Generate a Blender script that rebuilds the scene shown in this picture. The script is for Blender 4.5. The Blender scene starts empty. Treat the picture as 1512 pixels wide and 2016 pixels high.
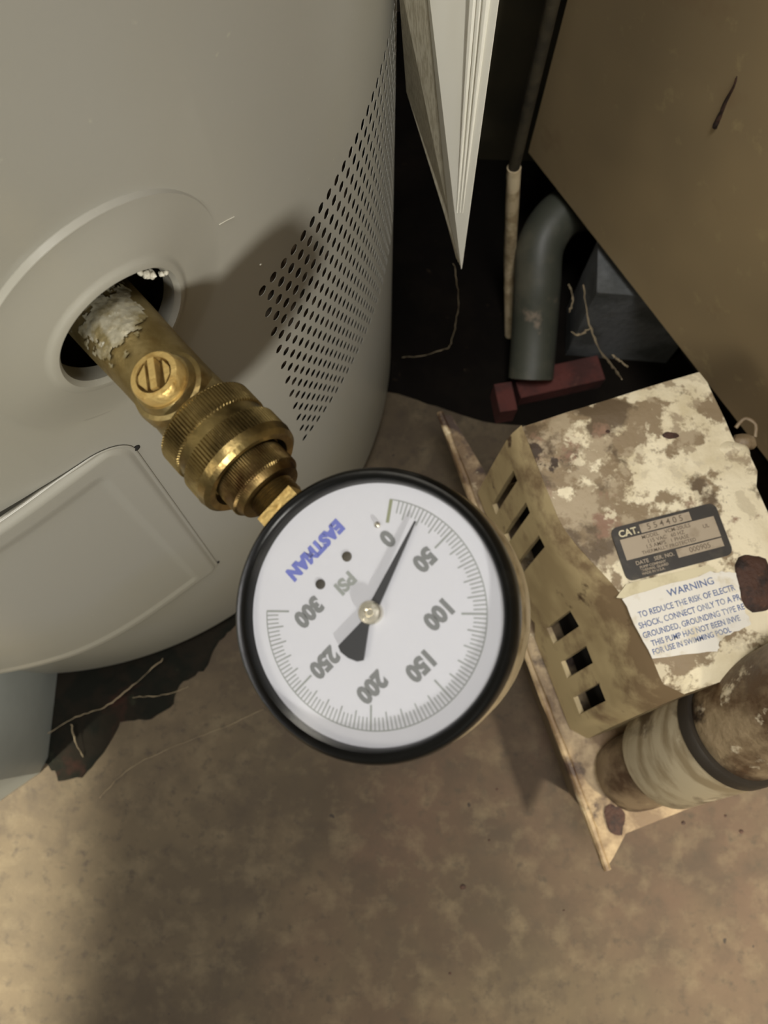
import bpy, bmesh, math, random
from mathutils import Vector, Matrix, noise
PI = math.pi
R_ = math.radians
random.seed(7)
SC = bpy.context.scene
COL = SC.collection
V = Vector

# ------------------------------------------------------------------ camera
T = math.atan(392 / 1500.0)
HC = 0.54
cd = bpy.data.cameras.new('camera'); cam = bpy.data.objects.new('camera', cd); COL.objects.link(cam)
cam.location = (0, 0, HC); cam.rotation_euler = (T, 0, 0)
cd.sensor_fit = 'VERTICAL'; cd.sensor_height = 36; cd.sensor_width = 27
cd.lens = 1500 / 2016.0 * 36; cd.clip_start = 0.005; cd.clip_end = 50
SC.camera = cam
cd.dof.use_dof = True; cd.dof.focus_distance = 0.235; cd.dof.aperture_fstop = 20
SC.view_settings.view_transform = 'Standard'; SC.view_settings.look = 'None'
SC.view_settings.exposure = 0.0; SC.view_settings.gamma = 1.0
SC.view_settings.use_curve_mapping = False

# ------------------------------------------------------------------ world + lamps + added fills
W = bpy.data.worlds.new('world'); SC.world = W; W.use_nodes = True
W.node_tree.nodes['Background'].inputs[0].default_value = (0.9, 0.86, 0.70, 1)
W.node_tree.nodes['Background'].inputs[1].default_value = 0.12

def aim(o, target):
    d = V(target) - o.location
    o.rotation_euler = d.to_track_quat('-Z', 'Y').to_euler()

def area(name, loc, target, size, power, color, size_y=None):
    l = bpy.data.lights.new(name, 'AREA'); l.energy = power; l.color = color; l.size = size
    if size_y: l.shape = 'RECTANGLE'; l.size_y = size_y
    o = bpy.data.objects.new(name, l); COL.objects.link(o); o.location = loc; aim(o, target); return o

def spot(name, loc, target, radius, power, color, angle, blend):
    l = bpy.data.lights.new(name, 'SPOT'); l.energy = power; l.color = color
    l.shadow_soft_size = radius; l.spot_size = R_(angle); l.spot_blend = blend
    o = bpy.data.objects.new(name, l); COL.objects.link(o); o.location = loc; aim(o, target); return o

spot('work_light', (0.52, -1.20, 1.06), (-0.16, 0.12, 0.355), 0.06, 84, (1.0, 0.97, 0.90), 27, 1.0)
spot('floor_fill_left', (-0.95, -0.75, 1.7), (-0.845, -0.22, 0.0), 0.03, 540, (1.0, 0.94, 0.78), 39, 0.06)  # added spot, no known fixture; makes the bright left corner of the floor
spot('floor_fill_right', (1.0, -0.75, 1.6), (0.46, -0.28, 0.0), 0.10, 440, (1.0, 0.90, 0.72), 30, 0.9)  # another added spot, for the warm bright floor at lower right
area('ceiling_lamp', (-0.05, -0.15, 2.1), (0.0, 0.1, 0.0), 0.5, 23, (1.0, 0.97, 0.95))
area('side_fill', (-1.3, -0.9, 1.5), (0.2, 0.1, 0.2), 0.6, 11, (1.0, 0.93, 0.80))  # added soft fill without a real fixture; lifts furnace and pump side

# ------------------------------------------------------------------ helpers
def ray(x, y):
    f = 1500.0; u, v = x - 756, 1008 - y; s, c = math.sin(T), math.cos(T)
    return V((u, f * s + v * c, -f * c + v * s)) / f

def at(x, y, z):
    """world point of height z that the photograph shows at (x, y)"""
    r = ray(x, y); return V((0, 0, HC)) + r * ((z - HC) / r.z)

def smooth(x):
    x = max(0.0, min(1.0, x)); return x * x * (3 - 2 * x)

def new_obj(name, me, mat, parent=None, label=None, kind=None):
    o = bpy.data.objects.new(name, me); COL.objects.link(o)
    if mat: me.materials.append(mat)
    if parent:
        off = root_loc(parent)
        me.transform(Matrix.Translation(-off)); o.parent = parent
    if label: o['label'] = label
    if kind: o['kind'] = kind
    return o

def root_loc(p):
    l = V((0, 0, 0))
    while p:
        l += V(p.location); p = p.parent
    return l

def build(name, verts, faces, mat, parent=None, sm=False, label=None, kind=None, recalc=False):
    me = bpy.data.meshes.new(name); me.from_pydata([tuple(v) for v in verts], [], faces); me.update()
    if recalc:
        bm = bmesh.new(); bm.from_mesh(me); bmesh.ops.remove_doubles(bm, verts=bm.verts, dist=1e-7)
        bmesh.ops.recalc_face_normals(bm, faces=bm.faces); bm.to_mesh(me); bm.free()
    if sm:
        for p in me.polygons: p.use_smooth = True
    return new_obj(name, me, mat, parent, label, kind)

def from_bm(name, bm, mat, parent=None, sm=False, label=None, kind=None, bevel=None):
    if bevel:
        es = [e for e in bm.edges if len(e.link_faces) == 2 and e.calc_face_angle(0) > 0.5]
        bmesh.ops.bevel(bm, geom=es, offset=bevel, segments=2, affect='EDGES', profile=0.6, clamp_overlap=True)
    bmesh.ops.recalc_face_normals(bm, faces=bm.faces)
    me = bpy.data.meshes.new(name); bm.to_mesh(me); bm.free()
    if sm:
        for p in me.polygons: p.use_smooth = True
        try: me.set_sharp_from_angle(angle=R_(sm if sm is not True else 38))
        except Exception: pass
    return new_obj(name, me, mat, parent, label, kind)

def thing(name, label, cat, loc, group=None):
    o = bpy.data.objects.new(name, None); COL.objects.link(o); o.location = loc
    o.empty_display_size = 0.02
    o['label'] = label; o['category'] = cat
    if group: o['group'] = group
    return o

def tag(o, label, cat, group=None):
    o['label'] = label; o['category'] = cat
    if group: o['group'] = group
    return o

def prism(bm, pts, z0, z1):
    a = [bm.verts.new((p[0], p[1], z0)) for p in pts]; b = [bm.verts.new((p[0], p[1], z1)) for p in pts]
    n = len(pts)
    bm.faces.new(a[::-1]); bm.faces.new(b)
    for i in range(n): bm.faces.new((a[i], a[(i + 1) % n], b[(i + 1) % n], b[i]))

def frame(axis, ref=(0, 0, 1)):
    a = V(axis).normalized(); u = V(ref) - a * V(ref).dot(a); u.normalize(); return a, u, a.cross(u)

def lathe(bm, org, axis, prof, n=64, ref=(0, 0, 1), closed=False):
    """prof: (s, r) or (s, r, tooth_depth)"""
    a, u, w = frame(axis, ref); org = V(org); rings = []
    for pr in prof:
        s, r = pr[0], pr[1]; td = pr[2] if len(pr) > 2 else 0
        ring = []
        for i in range(n):
            ph = 2 * PI * i / n; rr = r - (td if i % 4 in (2, 3) else 0)
            ring.append(bm.verts.new(org + a * s + (u * math.cos(ph) + w * math.sin(ph)) * rr))
        rings.append(ring)
    for k in range(len(rings) - 1):
        for i in range(n):
            j = (i + 1) % n
            bm.faces.new((rings[k][i], rings[k][j], rings[k + 1][j], rings[k + 1][i]))
    if closed:
        for i in range(n):
            j = (i + 1) % n
            bm.faces.new((rings[-1][i], rings[-1][j], rings[0][j], rings[0][i]))
    else:
        bm.faces.new(rings[0][::-1]); bm.faces.new(rings[-1])

def tube(bm, pts, rad, n=8, jitter=0):
    pts = [V(p) for p in pts]; rings = []
    for i, p in enumerate(pts):
        d = (pts[min(i + 1, len(pts) - 1)] - pts[max(i - 1, 0)])
        a, u, w = frame(d, (0.31, 0.2, 0.93)); r = rad[i] if isinstance(rad, (list, tuple)) else rad
        rings.append([bm.verts.new(p + (u * math.cos(2 * PI * k / n) + w * math.sin(2 * PI * k / n)) * r * (1 + jitter * random.uniform(-1, 1))) for k in range(n)])
    for k in range(len(rings) - 1):
        for i in range(n):
            j = (i + 1) % n; bm.faces.new((rings[k][i], rings[k][j], rings[k + 1][j], rings[k + 1][i]))
    bm.faces.new(rings[0][::-1]); bm.faces.new(rings[-1])

def curve_pts(pts, n=8):
    pts = [V(p) for p in pts]; out = []
    for i in range(len(pts) - 1):
        p0 = pts[max(i - 1, 0)]; p1 = pts[i]; p2 = pts[i + 1]; p3 = pts[min(i + 2, len(pts) - 1)]
        for k in range(n):
            t = k / n
            out.append(0.5 * ((2 * p1) + (p2 - p0) * t + (2 * p0 - 5 * p1 + 4 * p2 - p3) * t * t + (3 * p1 - p0 - 3 * p2 + p3) * t ** 3))
    out.append(pts[-1]); return out

def text(name, s, size, org, right, up, mat, parent, align='CENTER', label=None, thick=0.0, sx=1.0, lift=0.0):
    cu = bpy.data.curves.new(name, 'FONT'); cu.body = s; cu.size = size; cu.align_x = align; cu.align_y = 'CENTER'
    cu.resolution_u = 3; cu.offset = thick
    t = bpy.data.objects.new('tmp', cu); COL.objects.link(t)
    dg = bpy.context.evaluated_depsgraph_get(); me = bpy.data.meshes.new_from_object(t.evaluated_get(dg))
    bpy.data.objects.remove(t); bpy.data.curves.remove(cu)
    r = V(right).normalized(); u = V(up); u = (u - r * u.dot(r)).normalized(); n = r.cross(u)
    M = Matrix((r * sx, u, n)).transposed().to_4x4(); M.translation = V(org) + n * lift
    me.transform(M); me.name = name; me.materials.clear()
    return new_obj(name, me, mat, parent, label)

# ------------------------------------------------------------------ materials
def srgb(c):
    return tuple(((x / 255) / 12.92 if x / 255 <= 0.04045 else ((x / 255 + 0.055) / 1.055) ** 2.4) for x in c) + (1,)

def material(name, c, rough=0.5, metal=0.0, layers=(), bump=(), spec=0.5, coat=0.0):
    """layers: (colour, scale, lo, hi, detail, stretch) each mixed in by a noise band; bump: (scale, strength, distance)"""
    m = bpy.data.materials.new(name); m.use_nodes = True; nt = m.node_tree; N = nt.nodes; L = nt.links
    b = N['Principled BSDF']; b.inputs['Roughness'].default_value = rough; b.inputs['Metallic'].default_value = metal
    b.inputs['Specular IOR Level'].default_value = spec; b.inputs['Coat Weight'].default_value = coat
    b.inputs['Base Color'].default_value = srgb(c)
    tc = N.new('ShaderNodeTexCoord'); prev = None
    for i, ly in enumerate(layers):
        col, sc, lo, hi = ly[:4]; det = ly[4] if len(ly) > 4 else 6; st = ly[5] if len(ly) > 5 else None
        mp = N.new('ShaderNodeMapping'); L.new(tc.outputs['Object'], mp.inputs[0])
        mp.inputs['Location'].default_value = (i * 1.7, i * 0.9, i * 2.3)
        if st: mp.inputs['Scale'].default_value = st[:3]; mp.inputs['Rotation'].default_value = (0, 0, st[3] if len(st) > 3 else 0)
        nz = N.new('ShaderNodeTexNoise'); nz.inputs['Scale'].default_value = sc; nz.inputs['Detail'].default_value = det
        nz.inputs['Roughness'].default_value = 0.62
        L.new(mp.outputs[0], nz.inputs['Vector'])
        fac = nz.outputs['Fac']
        if len(ly) > 6:
            vm = N.new('ShaderNodeVectorMath'); vm.operation = 'DOT_PRODUCT'; L.new(tc.outputs['Object'], vm.inputs[0]); vm.inputs[1].default_value = ly[6]
            ad = N.new('ShaderNodeMath'); L.new(fac, ad.inputs[0]); L.new(vm.outputs['Value'], ad.inputs[1]); fac = ad.outputs[0]
        mr = N.new('ShaderNodeMapRange'); mr.inputs['From Min'].default_value = lo; mr.inputs['From Max'].default_value = hi
        L.new(fac, mr.inputs['Value'])
        mx = N.new('ShaderNodeMix'); mx.data_type = 'RGBA'
        L.new(mr.outputs[0], mx.inputs[0])
        if prev: L.new(prev, mx.inputs[6])
        else: mx.inputs[6].default_value = srgb(c)
        mx.inputs[7].default_value = srgb(col); prev = mx.outputs[2]
    if prev: L.new(prev, b.inputs['Base Color'])
    nrm = None
    for sc, strn, dist in bump:
        nz = N.new('ShaderNodeTexNoise'); nz.inputs['Scale'].default_value = sc; nz.inputs['Detail'].default_value = 5
        L.new(tc.outputs['Object'], nz.inputs['Vector'])
        bp = N.new('ShaderNodeBump'); bp.inputs['Strength'].default_value = strn; bp.inputs['Distance'].default_value = dist
        L.new(nz.outputs['Fac'], bp.inputs['Height'])
        if nrm: L.new(nrm, bp.inputs['Normal'])
        nrm = bp.outputs[0]
    if nrm: L.new(nrm, b.inputs['Normal'])
    return m

M_floor = material('stained_concrete', (77, 66, 47), 0.8, layers=[
    ((60, 49, 33), 4.5, 0.42, 0.60, 4), ((90, 77, 56), 9, 0.42, 0.70, 9), ((80, 61, 46), 3.2, 0.48, 0.70, 5),
    ((54, 44, 31), 26, 0.50, 0.80, 9), ((106, 94, 71), 55, 0.50, 0.92, 10), ((60, 50, 36), 130, 0.54, 0.72, 6),
    ((36, 28, 20), 95, 0.735, 0.77, 2)], bump=[(260, 0.25, 0.0012), (18, 0.15, 0.003)])
M_floor_shade = material('floor_shade_sheet', (14, 11, 8), 0.9, layers=[((22, 18, 13), 18, 0.48, 0.68, 5), ((60, 50, 38), 70, 0.66, 0.78, 5)], bump=[(60, 0.5, 0.003)], spec=0.1)  # near-black colour stands in for the shaded floor
M_wall = material('dark_wall', (40, 34, 24), 0.9, layers=[((24, 20, 14), 7, 0.4, 0.7)], bump=[(60, 0.4, 0.004)])
M_shroud = material('grey_painted_plastic', (146, 144, 135), 0.34, layers=[((144, 141, 128), 6, 0.45, 0.6, 2), ((164, 160, 146), 300, 0.74, 0.8, 2)], bump=[(900, 0.05, 0.0004)], spec=0.45)
M_cover = material('bluish_grey_plastic', (178, 184, 180), 0.4, layers=[((168, 174, 170), 8, 0.45, 0.6)], bump=[(700, 0.05, 0.0004)])
M_inner = material('rusty_tank_steel', (76, 62, 46), 0.7, 0.0, layers=[((30, 26, 18), 30, 0.4, 0.6, 4, (1, 1, 4))])
M_brass = material('aged_brass', (138, 120, 76), 0.33, 0.92, layers=[((102, 86, 52), 120, 0.42, 0.62), ((88, 74, 44), 55, 0.56, 0.72, 4)], bump=[(420, 0.25, 0.0008)])
M_brass_body = material('cast_brass', (158, 142, 98), 0.42, 0.85, layers=[((126, 108, 66), 60, 0.42, 0.62), ((108, 84, 44), 110, 0.58, 0.75, 5)], bump=[(260, 0.35, 0.001)])
M_brass_bright = material('bright_brass', (200, 172, 108), 0.42, 0.7, layers=[((176, 142, 78), 300, 0.5, 0.68)], bump=[(700, 0.4, 0.0008)])
M_brass_dark = material('tarnished_and_shade_brass', (122, 104, 64), 0.38, 0.9, layers=[((70, 50, 26), 90, 0.45, 0.65)], bump=[(400, 0.25, 0.0006)])
M_crust = material('white_mineral_crust', (168, 162, 140), 0.32, 0.45, layers=[((130, 118, 82), 160, 0.42, 0.58), ((206, 204, 190), 330, 0.62, 0.7)], bump=[(420, 0.5, 0.0008)])
M_flake = material('white_flake', (196, 192, 176), 0.6)
M_black = material('glossy_black_bezel', (10, 10, 9), 0.30, 0.0, layers=[((24, 23, 20), 90, 0.6, 0.8)], bump=[(240, 0.12, 0.0005)], spec=0.18)
M_case = material('brushed_case_metal', (196, 180, 146), 0.42, 0.75, layers=[((140, 122, 88), 180, 0.5, 0.7)], bump=[(500, 0.4, 0.0006)])
M_dial = material('white_dial', (190, 191, 194), 0.6)
M_print = material('grey_dial_print', (112, 114, 112), 0.7)
M_print2 = material('pale_dial_print', (136, 140, 134), 0.7)
M_olive = material('olive_zero_band', (128, 132, 104), 0.7)
M_blue = material('blue_print', (96, 104, 170), 0.7)
M_needle = material('black_needle', (36, 37, 38), 0.5)
M_hub = material('nickel_hub', (214, 208, 190), 0.25, 0.9, bump=[(900, 0.2, 0.0004)])
DB = (-1.15, 0.25, 0)      # dirt gathers towards the back left of the cover
M_pump = material('dirty_cream_plastic', (228, 217, 186), 0.6, layers=[
    ((204, 190, 154), 24, 0.48, 0.66, 6), ((138, 120, 92), 30, 0.525, 0.56, 10, None, DB), ((166, 150, 122), 75, 0.54, 0.60, 8, None, DB), ((100, 84, 62), 24, 0.57, 0.62, 9, None, DB),
    ((136, 106, 84), 48, 0.60, 0.67, 8, None, DB), ((206, 194, 164), 60, 0.60, 0.64, 8), ((62, 48, 34), 50, 0.68, 0.72, 7, None, DB)], bump=[(120, 0.35, 0.002), (420, 0.3, 0.0008)])
M_pump_side = material('tan_plastic_side', (178, 160, 120), 0.6, layers=[((152, 134, 98), 14, 0.45, 0.62, 4), ((122, 102, 74), 30, 0.63, 0.76, 10, None, (0.35, -0.35, 1.1)), ((74, 56, 38), 44, 0.62, 0.68, 8)], bump=[(300, 0.25, 0.0006)])
M_plate = material('rust_stained_plate', (176, 154, 118), 0.6, layers=[((112, 90, 62), 22, 0.42, 0.54, 6), ((62, 44, 30), 30, 0.54, 0.62, 6), ((212, 196, 160), 70, 0.62, 0.70, 6)], bump=[(200, 0.3, 0.001)])
M_reservoir = material('grimy_reservoir', (92, 78, 56), 0.6, layers=[((56, 44, 30), 20, 0.45, 0.6)], bump=[(120, 0.3, 0.001)])
M_hollow = material('dark_inside', (16, 13, 9), 0.9)
M_rust = material('dark_rust', (70, 46, 34), 0.75, layers=[((38, 26, 20), 120, 0.45, 0.6), ((128, 96, 66), 160, 0.64, 0.74)], bump=[(300, 0.8, 0.002)])
M_label_black = material('black_label', (44, 40, 34), 0.45, layers=[((66, 60, 50), 120, 0.5, 0.7)])
M_label_grey = material('silver_label', (166, 152, 130), 0.45, layers=[((146, 132, 110), 90, 0.5, 0.65)])
M_label_ink = material('faded_ink', (104, 92, 76), 0.7)
M_label_white = material('white_paper_label', (226, 222, 210), 0.6, layers=[((206, 196, 170), 60, 0.55, 0.66, 6), ((132, 104, 74), 75, 0.655, 0.69, 6)])
M_label_blue = material('blue_ink', (92, 108, 148), 0.7, layers=[((150, 156, 170), 120, 0.5, 0.62)])
M_label_pale = material('cream_raised_label', (210, 200, 166), 0.5, layers=[((188, 176, 140), 60, 0.5, 0.65)])
M_pipe_dirty = material('grimy_pipe', (142, 124, 96), 0.5, layers=[((84, 64, 44), 26, 0.42, 0.54, 8, (1, 1, 0.5)), ((196, 184, 158), 60, 0.57, 0.63, 8), ((48, 36, 26), 40, 0.60, 0.68, 6)], bump=[(160, 0.7, 0.002)])
M_pipe_brown = material('grimy_elbow', (126, 108, 84), 0.45, layers=[((72, 54, 38), 30, 0.42, 0.56, 6), ((150, 132, 102), 60, 0.62, 0.7, 6)], bump=[(150, 0.4, 0.001)])
M_pvc = material('scuffed_white_coupling', (164, 152, 126), 0.45, layers=[((132, 118, 92), 24, 0.45, 0.6, 6, (1, 1, 4)), ((86, 72, 54), 26, 0.52, 0.62, 8), ((188, 176, 150), 50, 0.62, 0.68, 6)], bump=[(100, 0.4, 0.001)])
M_rubber = material('dark_rubber', (44, 38, 30), 0.55, layers=[((80, 68, 50), 60, 0.58, 0.72)], bump=[(160, 0.3, 0.001)])
M_furnace = material('olive_tan_enamel', (170, 150, 114), 0.42, layers=[((156, 138, 106), 5, 0.45, 0.6, 3), ((178, 160, 120), 60, 0.62, 0.75, 5), ((142, 118, 88), 11, 0.62, 0.75, 5)], bump=[(260, 0.08, 0.0006)], spec=0.4)
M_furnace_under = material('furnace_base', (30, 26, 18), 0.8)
M_paper = material('white_sheet', (242, 240, 228), 0.45, layers=[((234, 231, 216), 12, 0.4, 0.7, 2, (4, 4, .6))], bump=[(60, 0.1, 0.001)])
M_pages = material('page_edges', (196, 190, 170), 0.6, layers=[((168, 160, 138), 220, 0.45, 0.6, 2, (6, 6, .2))])
M_pipe_grey = material('dusty_steel_pipe', (60, 54, 40), 0.6, layers=[((44, 40, 30), 60, 0.45, 0.6), ((104, 94, 74), 36, 0.62, 0.74, 6)], bump=[(200, 0.5, 0.001)])
M_lit_pipe = material('lit_pipe_tone', (190, 172, 138), 0.8, layers=[((150, 132, 100), 70, 0.45, 0.6, 6), ((206, 190, 156), 30, 0.55, 0.65)], bump=[(220, 0.6, 0.001)])  # lower pipe with the light on it put into the colour
M_hose = material('grey_plastic_tube', (98, 95, 80), 0.5, layers=[((66, 68, 58), 12, 0.45, 0.6), ((140, 124, 106), 30, 0.62, 0.72, 6)], bump=[(80, 0.3, 0.001)])
M_block = material('grey_block', (96, 98, 98), 0.85, layers=[((70, 72, 70), 26, 0.45, 0.6), ((100, 100, 96), 80, 0.6, 0.72)], bump=[(160, 0.5, 0.002)])
M_brick = material('red_brick', (84, 40, 33), 0.85, layers=[((62, 31, 26), 40, 0.45, 0.6), ((98, 62, 52), 90, 0.62, 0.75)], bump=[(180, 0.5, 0.002)])
M_web = material('dusty_web', (138, 124, 98), 0.9)
M_scrap = material('dark_mouldy_scrap', (26, 22, 14), 0.9, layers=[((16, 17, 10), 30, 0.45, 0.55, 4), ((46, 28, 20), 20, 0.56, 0.64, 4), ((36, 37, 26), 50, 0.62, 0.72, 5)], bump=[(120, 0.6, 0.003)], spec=0.2)
M_cabinet = material('dark_olive_cabinet', (70, 64, 48), 0.5, layers=[((58, 54, 42), 8, 0.45, 0.6)])

def glass_material():
    m = bpy.data.materials.new('clear_glass'); m.use_nodes = True; nt = m.node_tree; N = nt.nodes; L = nt.links
    N.remove(N['Principled BSDF']); out = N['Material Output']
    t = N.new('ShaderNodeBsdfTransparent'); t.inputs[0].default_value = (0.97, 0.97, 0.975, 1)
    g = N.new('ShaderNodeBsdfGlossy'); g.inputs['Roughness'].default_value = 0.12
    lw = N.new('ShaderNodeLayerWeight'); lw.inputs[0].default_value = 0.5
    pw = N.new('ShaderNodeMath'); pw.operation = 'POWER'; L.new(lw.outputs['Facing'], pw.inputs[0]); pw.inputs[1].default_value = 5
    fr = N.new('ShaderNodeMath'); fr.operation = 'MULTIPLY_ADD'; L.new(pw.outputs[0], fr.inputs[0]); fr.inputs[1].default_value = 0.6; fr.inputs[2].default_value = 0.03; mx = N.new('ShaderNodeMixShader')
    L.new(fr.outputs[0], mx.inputs[0]); L.new(t.outputs[0], mx.inputs[1]); L.new(g.outputs[0], mx.inputs[2])
    L.new(mx.outputs[0], out.inputs[0]); return m
M_glass = glass_material()

# ------------------------------------------------------------------ setting
bm = bmesh.new(); prism(bm, [(-1.6, -1.4), (1.6, -1.4), (1.6, 0.66), (-1.6, 0.66)], -0.06, 0.0)
o = from_bm('floor', bm, M_floor); o['kind'] = 'structure'; o['label'] = 'mottled stained concrete floor'
bm = bmesh.new(); prism(bm, [(-1.6, 0.60), (1.6, 0.60), (1.6, 0.68), (-1.6, 0.68)], 0.0, 2.2)
o = from_bm('wall_back', bm, M_wall); o['kind'] = 'structure'; o['label'] = 'dark wall behind the heater'

# ------------------------------------------------------------------ water heater
CX, CY, RT = -0.235, 0.264, 0.24
Z0, Z1 = 0.02, 0.62
HTN, HZN = -45.35, 0.3696
def cyl(th, z, r=RT):
    a = R_(th); return V((CX + r * math.cos(a), CY + r * math.sin(a), z))
heater = thing('water_heater', 'large grey water heater with perforated air vent and round drain opening', 'water heater', (CX, CY, 0))
verts, faces = [], []
def grid(t0, t1, nt_, z0, z1, nz_):
    b = len(verts)
    for j in range(nz_ + 1):
        for i in range(nt_ + 1):
            verts.append(cyl(t0 + (t1 - t0) * i / nt_, z0 + (z1 - z0) * j / nz_))
    for j in range(nz_):
        for i in range(nt_):
            k = b + j * (nt_ + 1) + i; faces.append((k, k + 1, k + nt_ + 2, k + nt_ + 1))
HT, HZ, HP = HTN, HZN, 0.0405
HD = math.degrees(HP / RT)
PT0, PW, PN, PZ0, PDZ, PR = -35.5, 1.38, 26, 0.192, 0.0066, 21
PT1 = PT0 + PN * PW; PZ1 = PZ0 + PR * PDZ
grid(-180, HT - HD, 125, Z0, Z1, 12)
grid(HT - HD, HT + HD, 20, Z0, HZ - HP, 8); grid(HT - HD, HT + HD, 20, HZ + HP, Z1, 6)
grid(HT + HD, PT0, 1, Z0, Z1, 24)
grid(PT0, PT1, PN * 2, Z0, PZ0, 6); grid(PT0, PT1, PN * 2, PZ1, Z1, 8)
grid(PT1, 180, 120, Z0, Z1, 4)
# round drain recess with its opening
HR = 0.0172; RO = 0.0358; NA = 96
def recess(ds, dz):
    r = math.hypot(ds, dz)
    a = math.atan2(dz, ds); w = smooth(0.5 + 0.85 * math.cos(a - R_(125)))
    h = 0.0017 * w * smooth((RO - r) / 0.0004) + 0.0022 * smooth((RO - r) / (RO - HR) * 0.9)
    h += 0.0007 * smooth((HR + 0.0038 - r) / 0.0014) - 0.0014 * smooth((HR + 0.0009 - r) / 0.0009)
    return -h
base = len(verts)
radii = [HR, HR + .0004, HR + .0010, HR + .002, HR + .003, HR + .0036, HR + .0044, HR + .006, .025, .029, .033, RO - .0012, RO - .0006, RO - .0004, RO - .0002, RO, RO + .0008]
rings = radii + [None]
for r in rings:
    for i in range(NA):
        a = 2 * PI * i / NA; cx, sx = math.cos(a), math.sin(a)
        rr = r if r is not None else HP / max(abs(cx), abs(sx))
        ds, dz = cx * rr, sx * rr
        verts.append(cyl(HT + math.degrees(ds / RT), HZ + dz, RT - recess(ds, dz)))
for k in range(len(rings) - 1):
    for i in range(NA):
        j = (i + 1) % NA; faces.append((base + k * NA + i, base + (k + 1) * NA + i, base + (k + 1) * NA + j, base + k * NA + j))
b2 = len(verts)     # wall of the opening, going inwards
for rr in (RT - 0.0010, RT - 0.0025):
    for i in range(NA):
        a = 2 * PI * i / NA; ds, dz = math.cos(a) * HR, math.sin(a) * HR
        verts.append(cyl(HT + math.degrees(ds / RT), HZ + dz, rr))
for i in range(NA):
    j = (i + 1) % NA
    faces.append((base + i, base + j, b2 + j, b2 + i)); faces.append((b2 + i, b2 + j, b2 + NA + j, b2 + NA + i))
# perforated field
hr_s = 0.00195; M12 = 12
def cell(t0, z0):
    b = len(verts); tc, zc = t0 + PW / 2, z0 + PDZ / 2
    per = [(0, 0), (.25, 0), (.5, 0), (.75, 0), (1, 0), (1, .5), (1, 1), (.75, 1), (.5, 1), (.25, 1), (0, 1), (0, .5)]
    for u, v in per: verts.append(cyl(t0 + u * PW, z0 + v * PDZ))
    ang = [math.atan2((v - .5) * PDZ, (u - .5) * R_(PW) * RT) for u, v in per]
    for a in ang: verts.append(cyl(tc + math.degrees(hr_s * math.cos(a) / RT), zc + hr_s * math.sin(a)))
    for a in ang: verts.append(cyl(tc + math.degrees(hr_s * math.cos(a) / RT), zc + hr_s * math.sin(a)))
    for a in ang: verts.append(cyl(tc + math.degrees(hr_s * math.cos(a) / RT), zc + hr_s * math.sin(a), RT - 0.0002))
    for i in range(12):
        j = (i + 1) % 12
        faces.append((b + i, b + j, b + 12 + j, b + 12 + i)); faces.append((b + 24 + i, b + 24 + j, b + 36 + j, b + 36 + i))
for r in range(PR):
    z = PZ0 + r * PDZ; odd = r % 2 == 1
    st = PT0 + (PW / 2 if odd else 0)
    for c in range(PN - (1 if odd else 0)): cell(st + c * PW, z)
    if odd:
        grid(PT0, PT0 + PW / 2, 2, z, z + PDZ, 1); grid(PT1 - PW / 2, PT1, 2, z, z + PDZ, 1)
o = build('shroud', verts, faces, M_shroud, heater, sm=True, label='grey shroud pierced by staggered round air holes')
o.data.set_sharp_from_angle(angle=R_(32))
bm = bmesh.new(); lathe(bm, (CX, CY, 0.0), (0, 0, 1), [(0.0, 0.19), (0.03, 0.219), (1.2, 0.219)], 96, (1, 0, 0)); from_bm('inner_tank', bm, M_inner, heater, sm=True)
bm = bmesh.new(); lathe(bm, (CX, CY, 0.0), (0, 0, 1), [(Z1 - .002, RT - .004), (Z1, RT + .002), (1.28, RT + .002), (1.30, RT - .01)], 96, (1, 0, 0)); from_bm('jacket', bm, M_shroud, heater, sm=True)
# curved access panel that stands proud of the shroud
NT, NZ = 96, 60
def panel_pt(i, j, inner):
    u, v = i / NT, j / NZ
    zb = 0.142; zt = 0.323
    z = zb + (zt - zb) * v
    tr = -49.4 - 2.6 * (zt - z) / 0.178; tl = -118.0
    sa = R_(tr - tl) * RT * u                      # distance from the right edge
    # rounded upper right corner
    dz = zt - z; cr = 0.014
    if dz < cr: sa0 = cr - math.sqrt(max(0, cr * cr - (cr - dz) ** 2)) if sa < 1e9 else 0
    else: sa0 = 0
    cb = 0.008; db = z - zb
    if db < cb: sa0 = max(sa0, cb - math.sqrt(max(0, cb * cb - (cb - db) ** 2)))
    sa = sa0 + (R_(tr - tl) * RT - sa0) * (u ** 1.6)
    off = 0.0016 + 0.0075 * smooth((sa - 0.004) / 0.085)
    e = min(sa - sa0, z - zb, zt - z)
    d = min(sa - sa0, z - zb, zt - z)
    h = off - 0.0016 * (1 - smooth(d / 0.0035)) - 0.0008 * smooth((min(sa - 0.013, z - zb - 0.010, zt - z - 0.013)) / 0.0014)
    if inner: h = max(off - 0.0035, 0.0001 + off * 0.35)
    if inner and d < 1e-6: h = max(off - 0.0030, .0001)
    th = tr - math.degrees(sa / RT)
    return cyl(th, z, RT + max(h, 0.0002 if inner else 0.0006))
zs = [0, .004, .009, .015, .022, .03, .04] ; 
def remap(j):
    v = j / NZ; return (0.5 - 0.5 * math.cos(PI * v)) * NZ
verts, faces = [], []
for inner in (False, True):
    for j in range(NZ + 1):
        for i in range(NT + 1): verts.append(panel_pt(i, remap(j), inner))
NN = (NT + 1) * (NZ + 1)
for j in range(NZ):
    for i in range(NT):
        k = j * (NT + 1) + i
        faces.append((k, k + NT + 1, k + NT + 2, k + 1)); faces.append((NN + k, NN + k + 1, NN + k + NT + 2, NN + k + NT + 1))
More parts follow.
